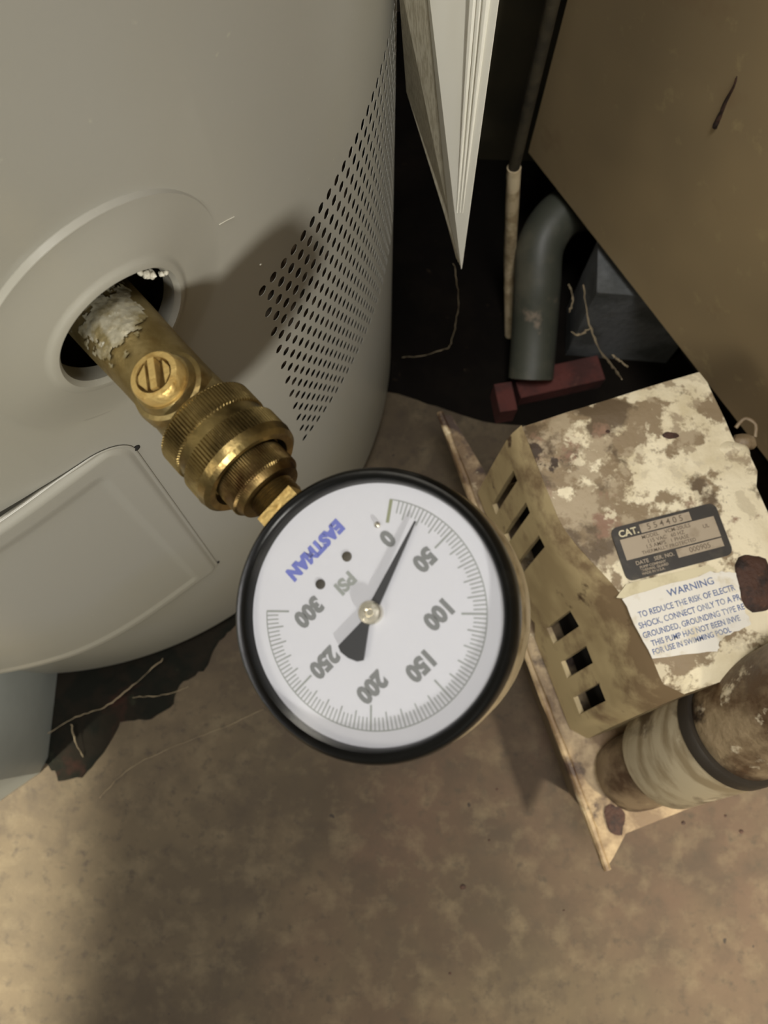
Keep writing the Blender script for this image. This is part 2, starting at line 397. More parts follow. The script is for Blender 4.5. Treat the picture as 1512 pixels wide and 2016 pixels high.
for i in range(NT):
    k = i; faces.append((k, k + 1, NN + k + 1, NN + k)); k = NZ * (NT + 1) + i; faces.append((k + 1, k, NN + k, NN + k + 1))
for j in range(NZ):
    k = j * (NT + 1); faces.append((k + NT + 1, k, NN + k, NN + k + NT + 1)); k += NT; faces.append((k, k + NT + 1, NN + k + NT + 1, NN + k))
build('access_panel', verts, faces, M_shroud, heater, sm=True, label='raised curved access panel with rounded corner')
# small dark screw holes at the panel's right edge
for px, py, r in ((270, 884, .0012), (430, 1108, .0009)):
    rr = ray(px, py); A = rr.x ** 2 + rr.y ** 2; B = -2 * (rr.x * CX + rr.y * CY); Cc = CX ** 2 + CY ** 2 - (RT + .0006) ** 2
    k = (-B - math.sqrt(B * B - 4 * A * Cc)) / 2 / A; p = V((0, 0, HC)) + rr * k
    ax = V((p.x - CX, p.y - CY, 0)).normalized()
    bm = bmesh.new(); lathe(bm, p - ax * .002, ax, [(0, r), (0.0018, r * 1.1), (0.0022, r * .5)], 12); from_bm('dark_fastener', bm, M_hollow, heater, sm=True)
# front housing reaching to the floor
bm = bmesh.new()
base_pts = [(-0.226, 0.045), (-0.2265, -0.030), (-0.231, -0.040), (-0.256, -0.058), (-0.30, -0.062), (-0.35, -0.06), (-0.36, 0.07)]
prism(bm, base_pts, 0.001, 0.15); from_bm('front_housing', bm, M_cover, heater, sm=30, bevel=0.004)

def on_tank(px, py, lift=0.0):
    rr = ray(px, py); A = rr.x ** 2 + rr.y ** 2; B = -2 * (rr.x * CX + rr.y * CY); Cc = CX ** 2 + CY ** 2 - (RT + lift) ** 2
    return V((0, 0, HC)) + rr * ((-B - math.sqrt(B * B - 4 * A * Cc)) / 2 / A)
for i_, (x_, y_, r_) in enumerate(((276, 537, .0007), (287, 540, .0010), (297, 541, .0012), (318, 539, .0007), (327, 536, .0006))):
    bm = bmesh.new(); bmesh.ops.create_icosphere(bm, subdivisions=2, radius=r_)
    for v in bm.verts: v.co *= 1 + .45 * noise.noise(v.co * 1400 + V((i_, 0, 0)))
    bmesh.ops.translate(bm, verts=bm.verts, vec=on_tank(x_, y_, .0026)); from_bm('white_fleck', bm, M_flake, heater, label='white crumb on the rim of the opening')
for i_, (pts_, r_) in enumerate((([(432, 442), (446, 434), (461, 427)], .00012), ([(352, 506), (354, 507)], .0004), ([(512, 521), (514, 521)], .0003))):
    bm = bmesh.new(); tube(bm, [on_tank(x_, y_, .0001) for x_, y_ in pts_], r_, 6, .3); from_bm('paint_scuff', bm, M_flake, heater, label='small pale scuff on the shroud')
# ------------------------------------------------------------------ gauge geometry
NG = V((-0.285, -0.120, 0.951)).normalized()
Hv = V((-0.0672, 0.0932, 0.370))
rG = ray(723, 1206); kG = ((Hv - V((0, 0, HC))).dot(NG) + 0.0100) / rG.dot(NG)
G = V((0, 0, HC)) + rG * kG                     # centre of the front rim
AX = (G - NG * 0.0100 - Hv); LV = AX.length; AX.normalize()
NG = (NG - AX * NG.dot(AX)).normalized()
DR = AX.cross(NG)                               # to the right when the dial is read upright
RB = 0.0293

# ------------------------------------------------------------------ drain valve
valve = thing('drain_valve', 'aged brass drain valve with slotted screw jutting from the round heater opening', 'valve', tuple(Hv))
bm = bmesh.new()
lathe(bm, Hv, AX, [(-0.013, 0.0098), (-0.004, 0.0099), (0.004, 0.0098), (0.018, 0.0094), (0.030, 0.0093), (0.038, 0.0097), (0.0385, 0.0088)], 96, NG)
from_bm('body', bm, M_brass_body, valve, sm=40)
# boss and screw
pb = Hv + AX * 0.0308
vb = (V((0, 0, HC)) - pb); vb = (vb - AX * vb.dot(AX)).normalized(); side = AX.cross(vb)
NB = (vb + DR * 0.10).normalized(); NB = (NB - AX * 0.12).normalized()
bm = bmesh.new()
lathe(bm, pb, NB, [(0.0035, 0.0093), (0.0068, 0.0091), (0.0082, 0.0086), (0.0086, 0.0076), (0.0096, 0.0072), (0.0104, 0.0068)], 64)
from_bm('valve_boss', bm, M_brass_body, valve, sm=40)
a_, u_, w_ = frame(NB, AX)
bm = bmesh.new()
lathe(bm, pb, NB, [(0.0095, 0.0062), (0.0130, 0.0061), (0.0136, 0.0057), (0.0137, 0.0044), (0.0105, 0.0043)], 56, closed=False)
from_bm('packing_nut', bm, M_brass_bright, valve, sm=40)
bm = bmesh.new(); lathe(bm, pb, NB, [(.0100, .0042), (.0108, .0042)], 40); from_bm('screw_recess', bm, M_brass_dark, valve, label='disc coloured dark as the shade around the screw ridges')  # shade of the recess put into a darker brass disc
bm = bmesh.new()                                 # slotted disc: three raised ridges, two grooves between them
sd = (u_ * 0.80 - w_ * 0.6).normalized()
sd = (AX * 0.35 + V((-0.05, -0.5, 0.0))).normalized(); sd = (sd - NB * sd.dot(NB)).normalized(); sp = NB.cross(sd)
for c0, c1, h in ((-0.0038, -0.0019, 0.0136), (-0.0006, 0.0010, 0.0145), (0.0024, 0.0038, 0.0134)):
    pts = []
    for q in (c0, c1): pts.append(math.sqrt(max(1e-9, 0.0039 ** 2 - q * q)))
    vs = []
    for hh in (0.0105, h):
        for (q, l, s_) in ((c0, pts[0], -1), (c1, pts[1], -1), (c1, pts[1], 1), (c0, pts[0], 1)):
            vs.append(bm.verts.new(pb + NB * hh + sp * q + sd * (l * s_)))
    bm.faces.new(vs[:4]); bm.faces.new(vs[4:])
    for i in range(4): bm.faces.new((vs[i], vs[(i + 1) % 4], vs[4 + (i + 1) % 4], vs[4 + i]))
from_bm('slotted_screw', bm, M_brass_bright, valve, bevel=0.0003, label='bright slotted screw head')
# mineral crust on the body
verts, faces = [], []
NS, NP = 46, 46; idx = {}
rm = random.Random(5)
ref_a, ref_u, ref_w = AX, (NG - AX * NG.dot(AX)).normalized(), None
ref_w = AX.cross(ref_u)
def inpatch(s, ph):
    q = (s * 1000 * .35, ph * 3.1, 3.7)
    n = noise.noise(V(q)) * 0.9 + noise.noise(V(q) * 2.7) * 0.5
    d = min((s + 0.001) / 0.006, (0.0185 - s - abs(ph + 0.05) * 0.006) / 0.006, (ph + 0.75 - s * 8) / 0.4, (1.15 - ph) / 0.3)
    return d + n * 0.9 > 0.28
for j in range(NS + 1):
    for i in range(NP + 1):
        s = -0.003 + 0.021 * j / NS; ph = -0.9 + 2.2 * i / NP
        rr = 0.00995 + 0.00016 * max(0, noise.noise(V((s * 900, ph * 9, 1))) + .35)
        idx[i, j] = len(verts); verts.append(Hv + AX * s + (ref_u * math.cos(ph) - ref_w * math.sin(ph)) * rr)
for j in range(NS):
    for i in range(NP):
        s = -0.003 + 0.021 * (j + .5) / NS; ph = -0.9 + 2.2 * (i + .5) / NP
        if inpatch(s, ph): faces.append((idx[i, j], idx[i + 1, j], idx[i + 1, j + 1], idx[i, j + 1]))
me = bpy.data.meshes.new('mineral_crust'); me.from_pydata([tuple(v) for v in verts], [], faces)
bm = bmesh.new(); bm.from_mesh(me); bmesh.ops.delete(bm, geom=[v for v in bm.verts if not v.link_faces], context='VERTS')
from_bm('mineral_crust', bm, M_crust, valve, sm=60, label='pale flaky crust on the brass body')
# knurled hose cap with two rib bands
K = 0.00042
cap = thing('hose_cap', 'wide knurled brass swivel nut with two ribbed bands between valve and gauge', 'nut', tuple(Hv + AX * 0.045))
bm = bmesh.new()
lathe(bm, Hv, AX, [(0.0386, 0.0090), (0.0384, 0.0116), (0.0392, 0.0124), (0.0393, 0.0124, K), (0.0447, 0.0124, K), (0.0450, 0.0118), (0.0480, 0.0118), (0.0483, 0.0129, K), (0.0532, 0.0129, K), (0.0534, 0.0130), (0.0553, 0.0126), (0.0562, 0.0116), (0.0560, 0.0100), (0.0535, 0.0093)], 360, NG)
from_bm('ribbed_nut', bm, M_brass, cap, sm=25)
bm = bmesh.new()
lathe(bm, Hv, AX, [(0.0500, 0.0086), (0.0555, 0.0088), (0.0560, 0.0089, .0003), (0.0608, 0.0089, .0003), (0.0612, 0.0082), (0.0628, 0.0076), (0.0630, 0.0066)], 352, NG)
from_bm('inner_collar', bm, M_brass_dark, cap, sm=25, label='darker finely ribbed collar')

# ------------------------------------------------------------------ pressure gauge
gauge = thing('pressure_gauge', 'round black-rimmed pressure gauge with white dial and thin black needle', 'pressure gauge', tuple(G))
bm = bmesh.new(); pr = []
for i in range(19): pr.append((0.0595 + i * 0.0004, 0.0056 if i % 2 else 0.0050))
lathe(bm, Hv, AX, pr, 40, NG); from_bm('threads', bm, M_brass_dark, gauge, sm=30)
bm = bmesh.new()                                  # square stem block
hw = 0.0050; a, u, w = AX, NG, AX.cross(NG)
vs = []
for s in (0.0668, LV - 0.0282):
    for cu_, cw in ((-1, -1), (1, -1), (1, 1), (-1, 1)): vs.append(bm.verts.new(Hv + a * s + u * hw * cu_ + w * hw * cw))
bm.faces.new(vs[:4]); bm.faces.new(vs[4:])
for i in range(4): bm.faces.new((vs[i], vs[(i + 1) % 4], vs[4 + (i + 1) % 4], vs[4 + i]))
from_bm('stem_block', bm, M_brass_bright, gauge, bevel=0.0006)
bm = bmesh.new()
lathe(bm, G, NG, [(-0.0240, 0.020), (-0.0238, 0.0280), (-0.0228, 0.0294), (-0.0100, 0.0296), (-0.0080, 0.0289), (-0.0060, 0.0280), (-0.006, 0.0262), (-0.0068, 0.0262), (-0.0072, 0.020)], 128, AX); from_bm('case', bm, M_case, gauge, sm=35, label='pale metal case behind the black rim')
bm = bmesh.new()
lathe(bm, G, NG, [(-0.0075, RB - .0006), (-0.0072, RB), (-0.0018, RB), (-0.0004, RB - 0.0005), (0.0002, RB - 0.0011), (0.0000, RB - 0.0018), (-0.0008, RB - 0.0026), (-0.0022, RB - 0.0029), (-0.0033, RB - 0.0030), (-0.0033, RB - .0022), (-0.0075, RB - .0024)], 128, AX, closed=True)
from_bm('bezel', bm, M_black, gauge, sm=35)
ZD = -0.0034
def dp(r, deg, lift=0.0):
    """point of the dial: deg clockwise from the dial's 12 o'clock"""
    q = R_(deg); return G + NG * (ZD + lift) + (AX * math.cos(q) + DR * math.sin(q)) * r
bm = bmesh.new(); lathe(bm, G, NG, [(ZD - .0008, 0.0268), (ZD, 0.0268)], 96, AX); dial = from_bm('dial', bm, M_dial, gauge)
dial.location = (0, 0, 0)
def arcseg(verts, faces, r0, r1, d0, d1, n, lift):
    b = len(verts)
    for i in range(n + 1):
        d = d0 + (d1 - d0) * i / n; verts.append(dp(r0, d, lift)); verts.append(dp(r1, d, lift))
    for i in range(n): faces.append((b + 2 * i, b + 2 * i + 1, b + 2 * i + 3, b + 2 * i + 2))
def tick(verts, faces, r0, r1, d, wd, lift=0.00006):
    b = len(verts); h = math.degrees(wd / 2 / r1)
    for r, k in ((r0, -1), (r0, 1), (r1, 1), (r1, -1)): verts.append(dp(r, d + k * h * (r1 / r), lift))
    faces.append((b, b + 1, b + 2, b + 3))
RS = 0.0231
v1, f1 = [], []
arcseg(v1, f1, RS - .00012, RS + .00012, -126.5, 135, 90, 0.00005)
for k in range(6, 121):
    val = k * 2.5; d = -135 + 0.9 * val
    if val % 50 == 0: tick(v1, f1, RS - 0.0050, RS, d, 0.00040)
    elif val % 10 == 0: tick(v1, f1, RS - 0.0036, RS, d, 0.00028)
    else: tick(v1, f1, RS - 0.0026, RS, d, 0.00024)
build('scale_marks', v1, f1, M_print2, dial)
v1, f1 = [], []
tick(v1, f1, RS - 0.0048, RS, -125.8, 0.0007); build('zero_band', v1, f1, M_olive, dial)
bm = bmesh.new(); lathe(bm, dp(RS - 0.0054, -132, 0), NG, [(-.0002, .0006), (.0008, .0006), (.0011, .0003)], 16); from_bm('stop_pin', bm, M_hub, dial, sm=True)
for val, rr in ((0, .0152), (50, .0150), (100, .0136), (150, .0142), (200, .0146), (250, .0143), (300, .0138)):
    d = -135 + 0.9 * val
    if val == 0: d = -124
    text('numeral', str(val), 0.0047, dp(rr, d, 0.00007), DR, AX, M_print, dial, thick=0.00030, sx=.92)
text('unit_lettering', 'PSI', 0.0038, dp(0.0084, 180, 0.00007), DR, AX, M_print2, dial, thick=0.00020)
text('brand_lettering', 'EASTMAN', 0.0038, dp(0.0180, 180, 0.00007), DR, AX, M_blue, dial, thick=0.00028, sx=.92)
for d in (180 - 18.5, 180 + 18.5):
    bm = bmesh.new(); lathe(bm, dp(0.0126, d, 0), NG, [(-.0002, .0011), (.0003, .0010), (.0004, .0006)], 20); from_bm('dial_screw', bm, M_pipe_grey, dial, sm=True)
# needle points between 0 and 50
nd = -135 + 26.5; q = R_(nd); nv = AX * math.cos(q) + DR * math.sin(q); ns = nv.cross(NG)
bm = bmesh.new()
out = [(0.0203, 0.00015), (0.0, 0.00105), (-0.0026, 0.0009), (-0.0090, 0.0030), (-0.0098, 0.0020), (-0.0101, 0.0)]
pts = [(l, w_) for l, w_ in out] + [(l, -w_) for l, w_ in out[::-1] if w_ > 0]
lo = [bm.verts.new(G + NG * (ZD + .0010) + nv * l + ns * w_) for l, w_ in pts]
hi = [bm.verts.new(G + NG * (ZD + .0014) + nv * l + ns * w_) for l, w_ in pts]
bm.faces.new(lo); bm.faces.new(hi)
for i in range(len(pts)):
    j = (i + 1) % len(pts); bm.faces.new((lo[i], lo[j], hi[j], hi[i]))
from_bm('needle', bm, M_needle, gauge)
bm = bmesh.new(); lathe(bm, G, NG, [(ZD - .0002, .0023), (ZD + .0020, .0024), (ZD + .0024, .0021), (ZD + .0025, .0009), (ZD + .0022, .0006), (ZD + .0022, .0001)], 40); from_bm('needle_hub', bm, M_hub, gauge, sm=35, label='round nickel hub')
bm = bmesh.new(); lathe(bm, G, NG, [(-.0014, .0268), (-.0006, .0268), (-.0001, .018), (.0002, .009), (.0003, .0005)], 96, AX); from_bm('glass', bm, M_glass, gauge, sm=True)

# ------------------------------------------------------------------ condensate pump
ZP = 0.065; ZC = 0.182
e1 = V((0.309, -0.951, 0)).normalized(); e2 = V((0.951, 0.309, 0)).normalized(); PO = V((0.065, 0.134, 0))
def pp(l, w, z): return PO + e1 * l + e2 * w + V((0, 0, z))
pump = thing('condensate_pump', 'dirty cream condensate pump with side slots and two labels on its top', 'pump', tuple(pp(.08, .05, 0)))
# reservoir (tapers towards the floor)
bm = bmesh.new()
def loop(bm, pts): return [bm.verts.new(p) for p in pts]
def skin(bm, loops, cap=True):
    n = len(loops[0])
    for k in range(len(loops) - 1):
        for i in range(n):
            j = (i + 1) % n; bm.faces.new((loops[k][i], loops[k][j], loops[k + 1][j], loops[k + 1][i]))
    if cap: bm.faces.new(loops[0][::-1]); bm.faces.new(loops[-1])
def rect(l0, l1, w0, w1, z): return [pp(l0, w0, z), pp(l1, w0, z), pp(l1, w1, z), pp(l0, w1, z)]
skin(bm, [loop(bm, rect(-.004, .196, -.002, .128, 0.0)), loop(bm, rect(-.008, .200, -.008, .132, ZP - .004))])
from_bm('reservoir', bm, M_reservoir, pump, bevel=0.004)
# lid plate with upturned left rim and a sharp outer corner
A0 = at(862, 815, ZP); A1 = at(1190, 1714, ZP - .004); A2 = at(1232, 1641, ZP); 
dirw = (at(1512, 1530, ZP) - A2).normalized(); A3 = A2 + dirw * 0.135; A4 = pp(-.006, .150, ZP); A5 = pp(-.006, .008, ZP); A6 = A0 + V((.009, -.001, 0))
bm = bmesh.new(); poly = [A0, A1, A1.lerp(A2, .35) + V((.0008, .0, 0)), A2, A3, A4, A5, A6]
lo = [bm.verts.new((p.x, p.y, p.z - 0.004)) for p in poly]; hi = [bm.verts.new(p) for p in poly]
bm.faces.new(lo[::-1]); bm.faces.new(hi)
for i in range(len(poly)): bm.faces.new((lo[i], lo[(i + 1) % len(poly)], hi[(i + 1) % len(poly)], hi[i]))
from_bm('lid_plate', bm, M_plate, pump, bevel=0.0008)
bm = bmesh.new(); d = (A1 - A0).normalized(); nrm = V((-d.y, d.x, 0))
if nrm.dot(e2) < 0: nrm = -nrm
rp = []
for k in range(25):
    t = k / 24; p = A0.lerp(A1, t) + nrm * (0.0012 + .0010 * math.sin(t * 9)); rp.append(p + V((0, 0, .0016 * (1 - .6 * t))))
tube(bm, rp, [0.0022 + .0004 * math.sin(k * 2.1) for k in range(25)], 8); from_bm('lid_rim', bm, M_plate, pump, sm=True)
# cover: top outline (l, w) narrows on the left towards the front
LN = 26
def left_top(l):
    return 0.001 + 0.017 * smooth((l - 0.045) / 0.06)
def left_bot(l):
    return -0.004 + 0.0015 * smooth((l - .07) / .02) + 0.002 * (l / .165)
l0, l1b, l1t = -0.003, 0.160, 0.143
slots = [(0.013, 0.0195, .22, .78), (0.033, 0.0395, .22, .78), (0.053, 0.0605, .22, .78), (0.095, 0.105, .26, .62), (0.116, 0.126, .26, .60), (0.137, 0.147, .24, .58)]
us = sorted(set([0, .160 - l0] + [s - l0 for sl in slots for s in sl[:2]] + [(.160 - l0) * k / 20 for k in range(21)]))
vs_ = [0, .12, .22, .24, .26, .42, .58, .60, .62, .78, .85, .93, 1.0]
def side_pt(a_, v, inset=0.0):
    lb = l0 + a_; ff = a_ / (l1b - l0); lt = l0 + ff * (l1t - l0)
    if a_ <= 0: lb = lt = l0
    l = lb + (lt - lb) * v
    vb_ = v ** 1.5
    w = left_bot(lb) * (1 - vb_) + left_top(lt) * vb_ + inset; w -= 0.0
    rd = max(0, (v - .85) / .15); w += 0.004 * rd * rd
    zb = ZP + 0.0015 + (0.012 if 0.082 < lb < 0.092 else 0.0)
    if lb <= 0.087: zb += .003
    # rounded front corner
    fr = smooth((lb - .148) / .015); w += 0.010 * fr * fr
    return pp(l, w, zb + (ZC - zb) * v)
verts, faces = [], []; idx = {}
for i, uu in enumerate(us):
    for j, v in enumerate(vs_): idx[i, j] = len(verts); verts.append(side_pt(uu, v))
def is_slot(ua, ub, va, vb2):
    um = (ua + ub) / 2 + l0; vm = (va + vb2) / 2
    return any(s[0] < um < s[1] and s[2] < vm < s[3] for s in slots)
for i in range(len(us) - 1):
    for j in range(len(vs_) - 1):
        if not is_slot(us[i], us[i + 1], vs_[j], vs_[j + 1]): faces.append((idx[i, j], idx[i, j + 1], idx[i + 1, j + 1], idx[i + 1, j]))
for s in slots:
    c = [(s[0] - l0, s[2]), (s[1] - l0, s[2]), (s[1] - l0, s[3]), (s[0] - l0, s[3])]; b = len(verts)
    for uu, v in c: verts.append(side_pt(uu, v))
    for uu, v in c: verts.append(side_pt(uu, v, 0.0028))
    for i in range(4): faces.append((b + i, b + (i + 1) % 4, b + 4 + (i + 1) % 4, b + 4 + i))
side_o = build('slotted_side', verts, faces, M_pump_side, pump, label='tan side wall with six slots')
for p in side_o.data.polygons: p.use_smooth = True
side_o.data.set_sharp_from_angle(angle=R_(50))
# top + other sides
verts, faces = [], []
topl = [side_pt(uu, 1.0) for uu in us]
NW = 30; WR = 0.103
idx = {}
for i, uu in enumerate(us):
    p0 = topl[i]; ff = uu / (l1b - l0); lt = l0 + ff * (l1t - l0)
    wr = WR
    if 0.045 < lt < 0.062: wr = WR + .004
    for k in range(NW + 1):
        t = k / NW; p1 = pp(lt, wr, ZC)
        q = p0.lerp(p1, t)
        ed = min(uu, (l1b - l0) - uu)
        q.z = ZC + 0.0012 * smooth(t / .25) * smooth((1 - t) / .2) + 0.0007 * noise.noise(V((q.x * 60, q.y * 60, 0)))
        # front edge rolls down
        q.z -= 0.004 * (smooth((lt - 0.136) / 0.007)) ** 2 + (0.003 * (1 - smooth(uu / .004)))
        if i in (0,) : pass
        idx[i, k] = len(verts); verts.append(q)
for i in range(len(us) - 1):
    for k in range(NW): faces.append((idx[i, k], idx[i + 1, k], idx[i + 1, k + 1], idx[i, k + 1]))
build('cover_top', verts, faces, M_pump, pump, sm=True, label='crusty stained cream top of the cover')
vt = verts
verts, faces = [], []
nl = len(us)
def wall(chain_top, bot_fn):
    b = len(verts); n = len(chain_top)
    for p in chain_top: verts.append(p)
    for i, p in enumerate(chain_top): verts.append(bot_fn(i, p))
    for i in range(n - 1): faces.append((b + i, b + i + 1, b + n + i + 1, b + n + i))
front = [vt[idx[nl - 1, k]] for k in range(NW + 1)]
wall(front, lambda i, p: pp(l1b + 0.000, 0.0165 + (WR + .002 - 0.0165) * i / NW, ZP + .001) if i else side_pt(us[-1], 0))
back = [vt[idx[0, k]] for k in range(NW + 1)]
wall(back, lambda i, p: V((p.x, p.y, ZP + .001)))
rt = [vt[idx[i, NW]] for i in range(nl)]
wall(rt, lambda i, p: V((p.x, p.y, ZP + .001)))
build('cover_wall', verts, faces, M_pump_side, pump)
bm = bmesh.new(); skin(bm, [loop(bm, rect(.004, .145, .016, .092, ZP + .002)), loop(bm, rect(.004, .132, .030, .092, ZC - .012))]); from_bm('dark_core', bm, M_hollow, pump, bevel=.003)  # near-black box puts the shade behind the slots
# labels
LZ = ZC + 0.0016
lr = V((0.968, 0.250, 0)).normalized(); lu = V((-0.250, 0.968, 0)).normalized()
def plate(name, org, w, h, r, z, mat, parent, th=0.0003, label=None, kind=None):
    pts = []
    for cx_, cy_, a0 in ((w / 2 - r, h / 2 - r, 0), (-w / 2 + r, h / 2 - r, 90), (-w / 2 + r, -h / 2 + r, 180), (w / 2 - r, -h / 2 + r, 270)):
        for k in range(5 if r > 0 else 1):
            q = R_(a0 + 22.5 * k); pts.append(org + lr * (cx_ + r * math.cos(q)) + lu * (cy_ + r * math.sin(q)))
    bm = bmesh.new(); prism(bm, pts, z, z + th); return from_bm(name, bm, mat, parent, label=label)
c = at(1322, 1066, LZ); c.z = 0
LWD, LHT = 0.0535, 0.0265
npl = plate('nameplate', c, LWD, LHT, 0.0035, LZ - .0006, M_label_black, pump, .0008, label='black and silver rating plate')
def loc2(x, y): return c + lr * x + lu * y      # x, y in metres from the plate centre
z2 = LZ + .00022
def strip(name, x0, x1, y0, y1, mat):
    plate(name, loc2((x0 + x1) / 2, (y0 + y1) / 2), x1 - x0, y1 - y0, 0, z2, mat, npl, .00006)
strip('number_field', -.0125, .0130, .0075, .0118, M_label_grey)
strip('rating_field', -.0238, .0238, -.0035, .0068, M_label_grey)
strip('serial_field', .0005, .0236, -.0084, -.0042, M_label_grey)
def ltext(s, x, y, size, mat, nm='lettering', al='CENTER', par=None, thick=.00004):
    p = loc2(x, y); p.z = z2 + .0001; return text(nm, s, size, p, lr, lu, mat, par or npl, al, thick=thick)
ltext('CAT.', -.0185, .0093, .0046, M_label_pale, thick=.00012)
ltext('5 5 4 4 0 5', .0, .0096, .0042, M_label_ink)
ltext('MODEL    VCM-20ULS', -.001, .0053, .0026, M_label_ink)
ltext('115 VAC   60 HZ', -.002, .0028, .0026, M_label_ink)
ltext('1.5 AMPS   1 PHASE', -.002, .0004, .0026, M_label_ink)
ltext('THERMALLY PROTECTED', -.002, -.0020, .0024, M_label_ink)
ltext('000905', .012, -.0063, .0036, M_label_ink)
ltext('DATE', -.017, -.0060, .0026, M_label_grey); ltext('SER. NO.', -.0060, -.0060, .0026, M_label_grey)
for k, sx_ in enumerate(('PUMP COMPANY', 'THERMAL GUARD', 'MADE IN U.S.A.')): ltext(sx_, -.019, -.0083 - k * .0016, .0017, M_label_grey, al='LEFT')
for x, y, mm in ((-.0195, .0018, M_label_black), (.0185, .0030, M_label_ink)):
    p = loc2(x, y); bm = bmesh.new(); lathe(bm, (p.x, p.y, z2 + .00005), (0, 0, 1), [(0, .0024), (.00004, .0024)], 24) ; from_bm('approval_mark', bm, mm, npl)
    if mm is M_label_ink:
        bm = bmesh.new(); lathe(bm, (p.x, p.y, z2 + .0001), (0, 0, 1), [(0, .0020), (.00004, .0020)], 24); from_bm('approval_mark', bm, M_label_grey, npl)
        ltext('UL', x, y, .0026, M_label_ink)
    else: ltext('SA', x, y, .0024, M_label_grey)
# warning label
def torn(pts_px, z, amp, n=10, seed=1):
    rr = random.Random(seed); out = []
    P_ = [at(x, y, z) for x, y in pts_px]
    for i in range(len(P_)):
        a_, b_ = P_[i], P_[(i + 1) % len(P_)]; dd = (b_ - a_); nn = V((-dd.y, dd.x, 0)).normalized()
        for k in range(n): out.append(a_ + dd * (k / n) + nn * rr.uniform(-amp, amp))
    return out
bm = bmesh.new(); prism(bm, torn([(1224, 1178), (1398, 1126), (1450, 1128), (1458, 1180), (1478, 1228), (1420, 1256), (1412, 1282), (1286, 1296)], LZ, .0006, 7, 3), LZ - .0004, LZ + .0003)
wl = from_bm('warning_label', bm, M_label_white, pump, label='torn white warning label with blue print')
bm = bmesh.new(); prism(bm, torn([(1213, 1176), (1232, 1150), (1395, 1112), (1412, 1122), (1228, 1178)], LZ, .0002, 5, 4), LZ - .0004, LZ + .0001); from_bm('label_backing', bm, M_label_pale, pump)
lr0, lu0 = lr, lu
for s, px, py, sz in (('WARNING', 1360, 1156, .0048), ('TO REDUCE THE RISK OF ELECTR', 1352, 1184, .0040), ('SHOCK, CONNECT ONLY TO A PR', 1358, 1204, .0040),
                      ('GROUNDED, GROUNDING TYPE RE', 1366, 1223, .0039), ('THIS PUMP HAS NOT BEEN INVE', 1370, 1242, .0038), ('FOR USE IN SWIMMING POOL', 1362, 1262, .0036)):
    p = at(px, py, LZ + .0004); text('lettering', s, sz, p, V((0.962, 0.272, 0)), V((-0.272, 0.962, 0)), M_label_blue, wl, sx=.80 if s != 'WARNING' else 1.0, thick=.00006)
# rusty blob of a corroded fastener and a corroded patch on the top
def blob(name, c0, rx, ry, h, mat, parent, seed, n=20, m=7, label=None):
    bm = bmesh.new(); loops = []
    for j in range(m + 1):
        t = j / m; rr = math.cos(t * PI / 2) if j < m else 0.02; lp = []
        for i in range(n):
            a_ = 2 * PI * i / n; d_ = V((math.cos(a_), math.sin(a_), 0)); nz = 1 + .28 * noise.noise(d_ * 1.4 + V((seed, 0, t * 1.5)))
            lp.append(bm.verts.new(c0 + V((d_.x * rx * rr * nz, d_.y * ry * rr * nz, h * math.sin(t * PI / 2)))))
        loops.append(lp)
    skin(bm, loops); return from_bm(name, bm, mat, parent, sm=60, label=label)
blob('rusted_fastener', at(1487, 1150, LZ - .001), 0.0105, .0145, .0030, M_rust, pump, 3, label='rusted fastener on the top')
blob('rust_pit', at(1318, 858, LZ - .0008), .0058, .0028, .0010, M_rust, pump, 9)
blob('rust_pit', at(1196, 850, LZ - .0008), .0013, .0010, .0008, M_rust, pump, 4)
blob('rust_pit', at(1215, 1610, ZP - .0005), 0.0075, .0095, .0007, M_rust, pump, 12)
# cable clip at the far right corner
bm = bmesh.new(); pc = at(1468, 842, ZC - .002); tube(bm, curve_pts([pc + V((-.005, .0, 0)), pc + V((-.001, .004, .002)), pc + V((.004, .001, .002)), pc + V((.004, -.005, 0))], 6), .0010, 10); from_bm('cable_clip', bm, M_pipe_dirty, pump, sm=True)
blob('plaster_lump', at(1436, 892, ZC - .004), .0100, .0060, .0060, M_pump, pump, 21)
blob('plaster_lump', at(1462, 872, ZC - .004), .0060, .0050, .0050, M_pipe_dirty, pump, 25)

# ------------------------------------------------------------------ drain pipe stack standing on the pump's corner
pb0 = at(1232, 1528, ZP + .001); pt0 = at(1478, 1418, 0.165); AP = (pt0 - pb0).normalized(); LP = (pt0 - pb0).length
pipe = thing('drain_pipe', 'grimy slanting drain pipe with white coupling on the front corner of the pump', 'pipe', tuple(pb0))
bm = bmesh.new(); lathe(bm, pb0, AP, [(0.000, .0185), (.002, .0205), (.012, .0215), (.052, .0215)], 72); from_bm('lower_pipe', bm, M_pipe_brown, pipe, sm=40)
bm = bmesh.new(); lathe(bm, pb0, AP, [(LP * .36, .0212), (LP * .365, .0262), (LP * .38, .0268), (LP * .84, .0285), (LP * .86, .0278)], 96); from_bm('coupling', bm, M_pvc, pipe, sm=40, label='scuffed off-white coupling')
bm = bmesh.new(); lathe(bm, pb0, AP, [(LP * .855, .0270), (LP * .86, .0290), (LP * .91, .0292), (LP * .925, .0284), (LP * .925, .0262)], 96); from_bm('gasket_ring', bm, M_rubber, pipe, sm=40, label='dark rubber ring')
bm = bmesh.new(); lathe(bm, pb0, AP, [(LP * .90, .0235), (LP * .93, .0262), (LP * 1.0, .0262), (LP * 1.45, .0262)], 96); from_bm('upper_pipe', bm, M_pipe_dirty, pipe, sm=40)

